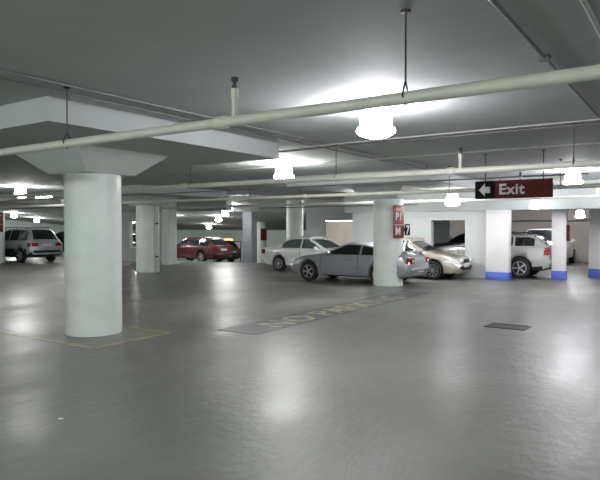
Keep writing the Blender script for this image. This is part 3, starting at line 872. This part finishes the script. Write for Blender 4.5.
# silver coupe: front left wheel foot near (308,281); nearer side faces the camera
wp = fl(308, 281.0)
S = coupe(P_SILVER, spokes=5, rim='wide', spoiler=(-2.0, 1.02), handle_mat=M_CHROME, strip=.36, tail_w=.22, tail_len=.10, rev=True, bumper_z=.48, plate_z=.46, wr=.325)
make_car('coupe', 'silver two-door coupe with dark windows parked behind the red-signed column', 'car', S, (wp.x + S['axles'][0], wp.y + S['W'] / 2 - .02, 0), BH)
# gold sedan, nose to the right
gp = fl(432, 280.0)
S2 = sedan(P_GOLD, L=4.12, H=1.41, spokes=9, wr=.32)
yg = gp.y + S2['W'] / 2
make_car('sedan', 'champagne gold sedan nosing out to the right beyond the silver coupe', 'car', S2, (gp.x - S2['axles'][0], yg, 0), 0.0)
# white sedan
wq = fl(278, 271.0)
S3 = sedan(P_WHITE, L=4.30, H=1.40, glass=M_GLASSL, spokes=9, wr=.31, windows=[(-1.03, -.14), (-.07, .74)], seams=[-.11, .92], handles=[.1])
make_car('sedan', 'white sedan parked behind the nose of the silver coupe', 'car', S3, (min(wq.x - S3['axles'][1], gp.x - S2['axles'][0] - 2.06 - 2.15 - .08), wq.y + S3['W'] / 2, 0), 0.0)
# silver SUV at left
vq = fl(19, 263.0)
S4 = suv(P_SUV, clad=.58, bumper_mat=M_BLACK, rails=(-1.6, .5), wiper=True, plate_z=.90, tail_w=.34)
make_car('suv', 'silver grey SUV seen from behind between the left edge and the big column', 'car', S4, (vq.x - (-S4['axles'][1]), vq.y + S4['W'] / 2, 0), BH)
# white SUV at right
xq = Vector((x_on_y(519.5, 21.0), 21.0, 0))
S5 = suv(P_PEARL, H=1.53, W=1.78, L=4.4, wr=.36, tail_z=.95, tail_h=.13, tail_w=.12, tail_len=.14, rails=(-1.7, .2), bars=(-1.3, -.3), clad=.40, bumper_mat=P_PEARL, rail_mat=M_ROD)
make_car('suv', 'white SUV with roof rack parked between the two blue-based piers', 'car', S5, (xq.x - (-S5['axles'][1]) , 21.0 + .89, 0), BH)
# maroon hatchback on the ramp
def on_ramp(o):
    x, y = o.location.x, o.location.y
    o.location.z = -drop(x, y) + .02
    o.rotation_euler.rotation_mode = 'XYZ' if False else 'XYZ'
mq = at_z(200.5, 33.0, 0); mq = Vector((mq.x - (4.3 / 2 - .95), mq.y + .87, 0))
S6 = suv(P_MAROON, H=1.42, W=1.74, L=4.3, wr=.31, z0=.2, tail_z=.85)
h6 = 2.15
S6.update(top=[(-h6, .80), (-h6 + .05, .94), (-h6 + .12, .98), (-h6 + .60, 1.36), (-h6 + .85, 1.41), (-h6 + 2.2, 1.42), (h6 - 1.9, 1.33), (h6 - 1.1, .97), (h6 - .6, .90), (h6 - .25, .80), (h6 - .05, .68), (h6, .56)],
          belt=[(-h6, .80), (-h6 + .3, .93), (0, .91), (h6 - 1.2, .88), (h6 - .4, .74), (h6, .5)], head_z=.66, plate_z=.72, bumper_z=.48)
mc = make_car('hatchback', 'maroon estate car parked beyond the flat white pier', 'car', S6, (mq.x, mq.y, 0), BH); mc.location.z = -drop(mq.x, mq.y)
bq = Vector((mq.x - 4.9, mq.y + .3, 0))
bc = make_car('sedan', 'black car partly hidden behind the flat white pier left of the maroon car', 'car', sedan(P_BLACK), (bq.x, bq.y, 0), BH); bc.location.z = -drop(bq.x, bq.y)
bq = at_z(211, 46, 0)
bc = make_car('suv', 'dark SUV in the far row behind the maroon car', 'car', suv(P_BLACK), (bq.x, bq.y, 0), BH); bc.location.z = -drop(bq.x, bq.y)
# dark car behind the rear opening, white car behind the white SUV
bq = at_z(470, 26, 0)
make_car('suv', 'black car seen through the opening behind the gold sedan', 'car', suv(P_DARK, H=1.62), (bq.x, bq.y + .6, 0), R(180))
bq = at_z(549, 28.5, 0)
make_car('suv', 'white car glimpsed behind the roof of the white SUV', 'car', suv(P_WHITE), (bq.x, bq.y, 0), R(90))
bq = at_z(70, 37.5, 0)
bc = make_car('sedan', 'dark car behind the right side of the silver SUV', 'car', suv(P_BLACK, H=1.55), (bq.x, bq.y, 0), BH)
bq = at_z(133, 41, 0)
bc = make_car('sedan', 'black car seen through the opening between the two left columns', 'car', suv(P_BLACK), (bq.x, bq.y, 0), R(60)); bc.location.z = -drop(bq.x, bq.y)
# orange lit sign in the far bay
oq = at_z(228, 50, 0)
t = thing('lit_sign', 'small glowing orange sign in the far bay behind the maroon car', 'sign', (oq.x, oq.y, EYE - 1.6), YAW)
bm = bmesh.new(); box(bm, (0, 0, .3), (.8, .08, .8), bev=.01); obj('panel', bm, emis('orange_glow', (1.0, .5, .08), 1.2), t, 40)
bm = bmesh.new(); tube(bm, (0, .02, 0), (0, .02, -2.0), .03, 10); obj('post', bm, M_ROD, t)
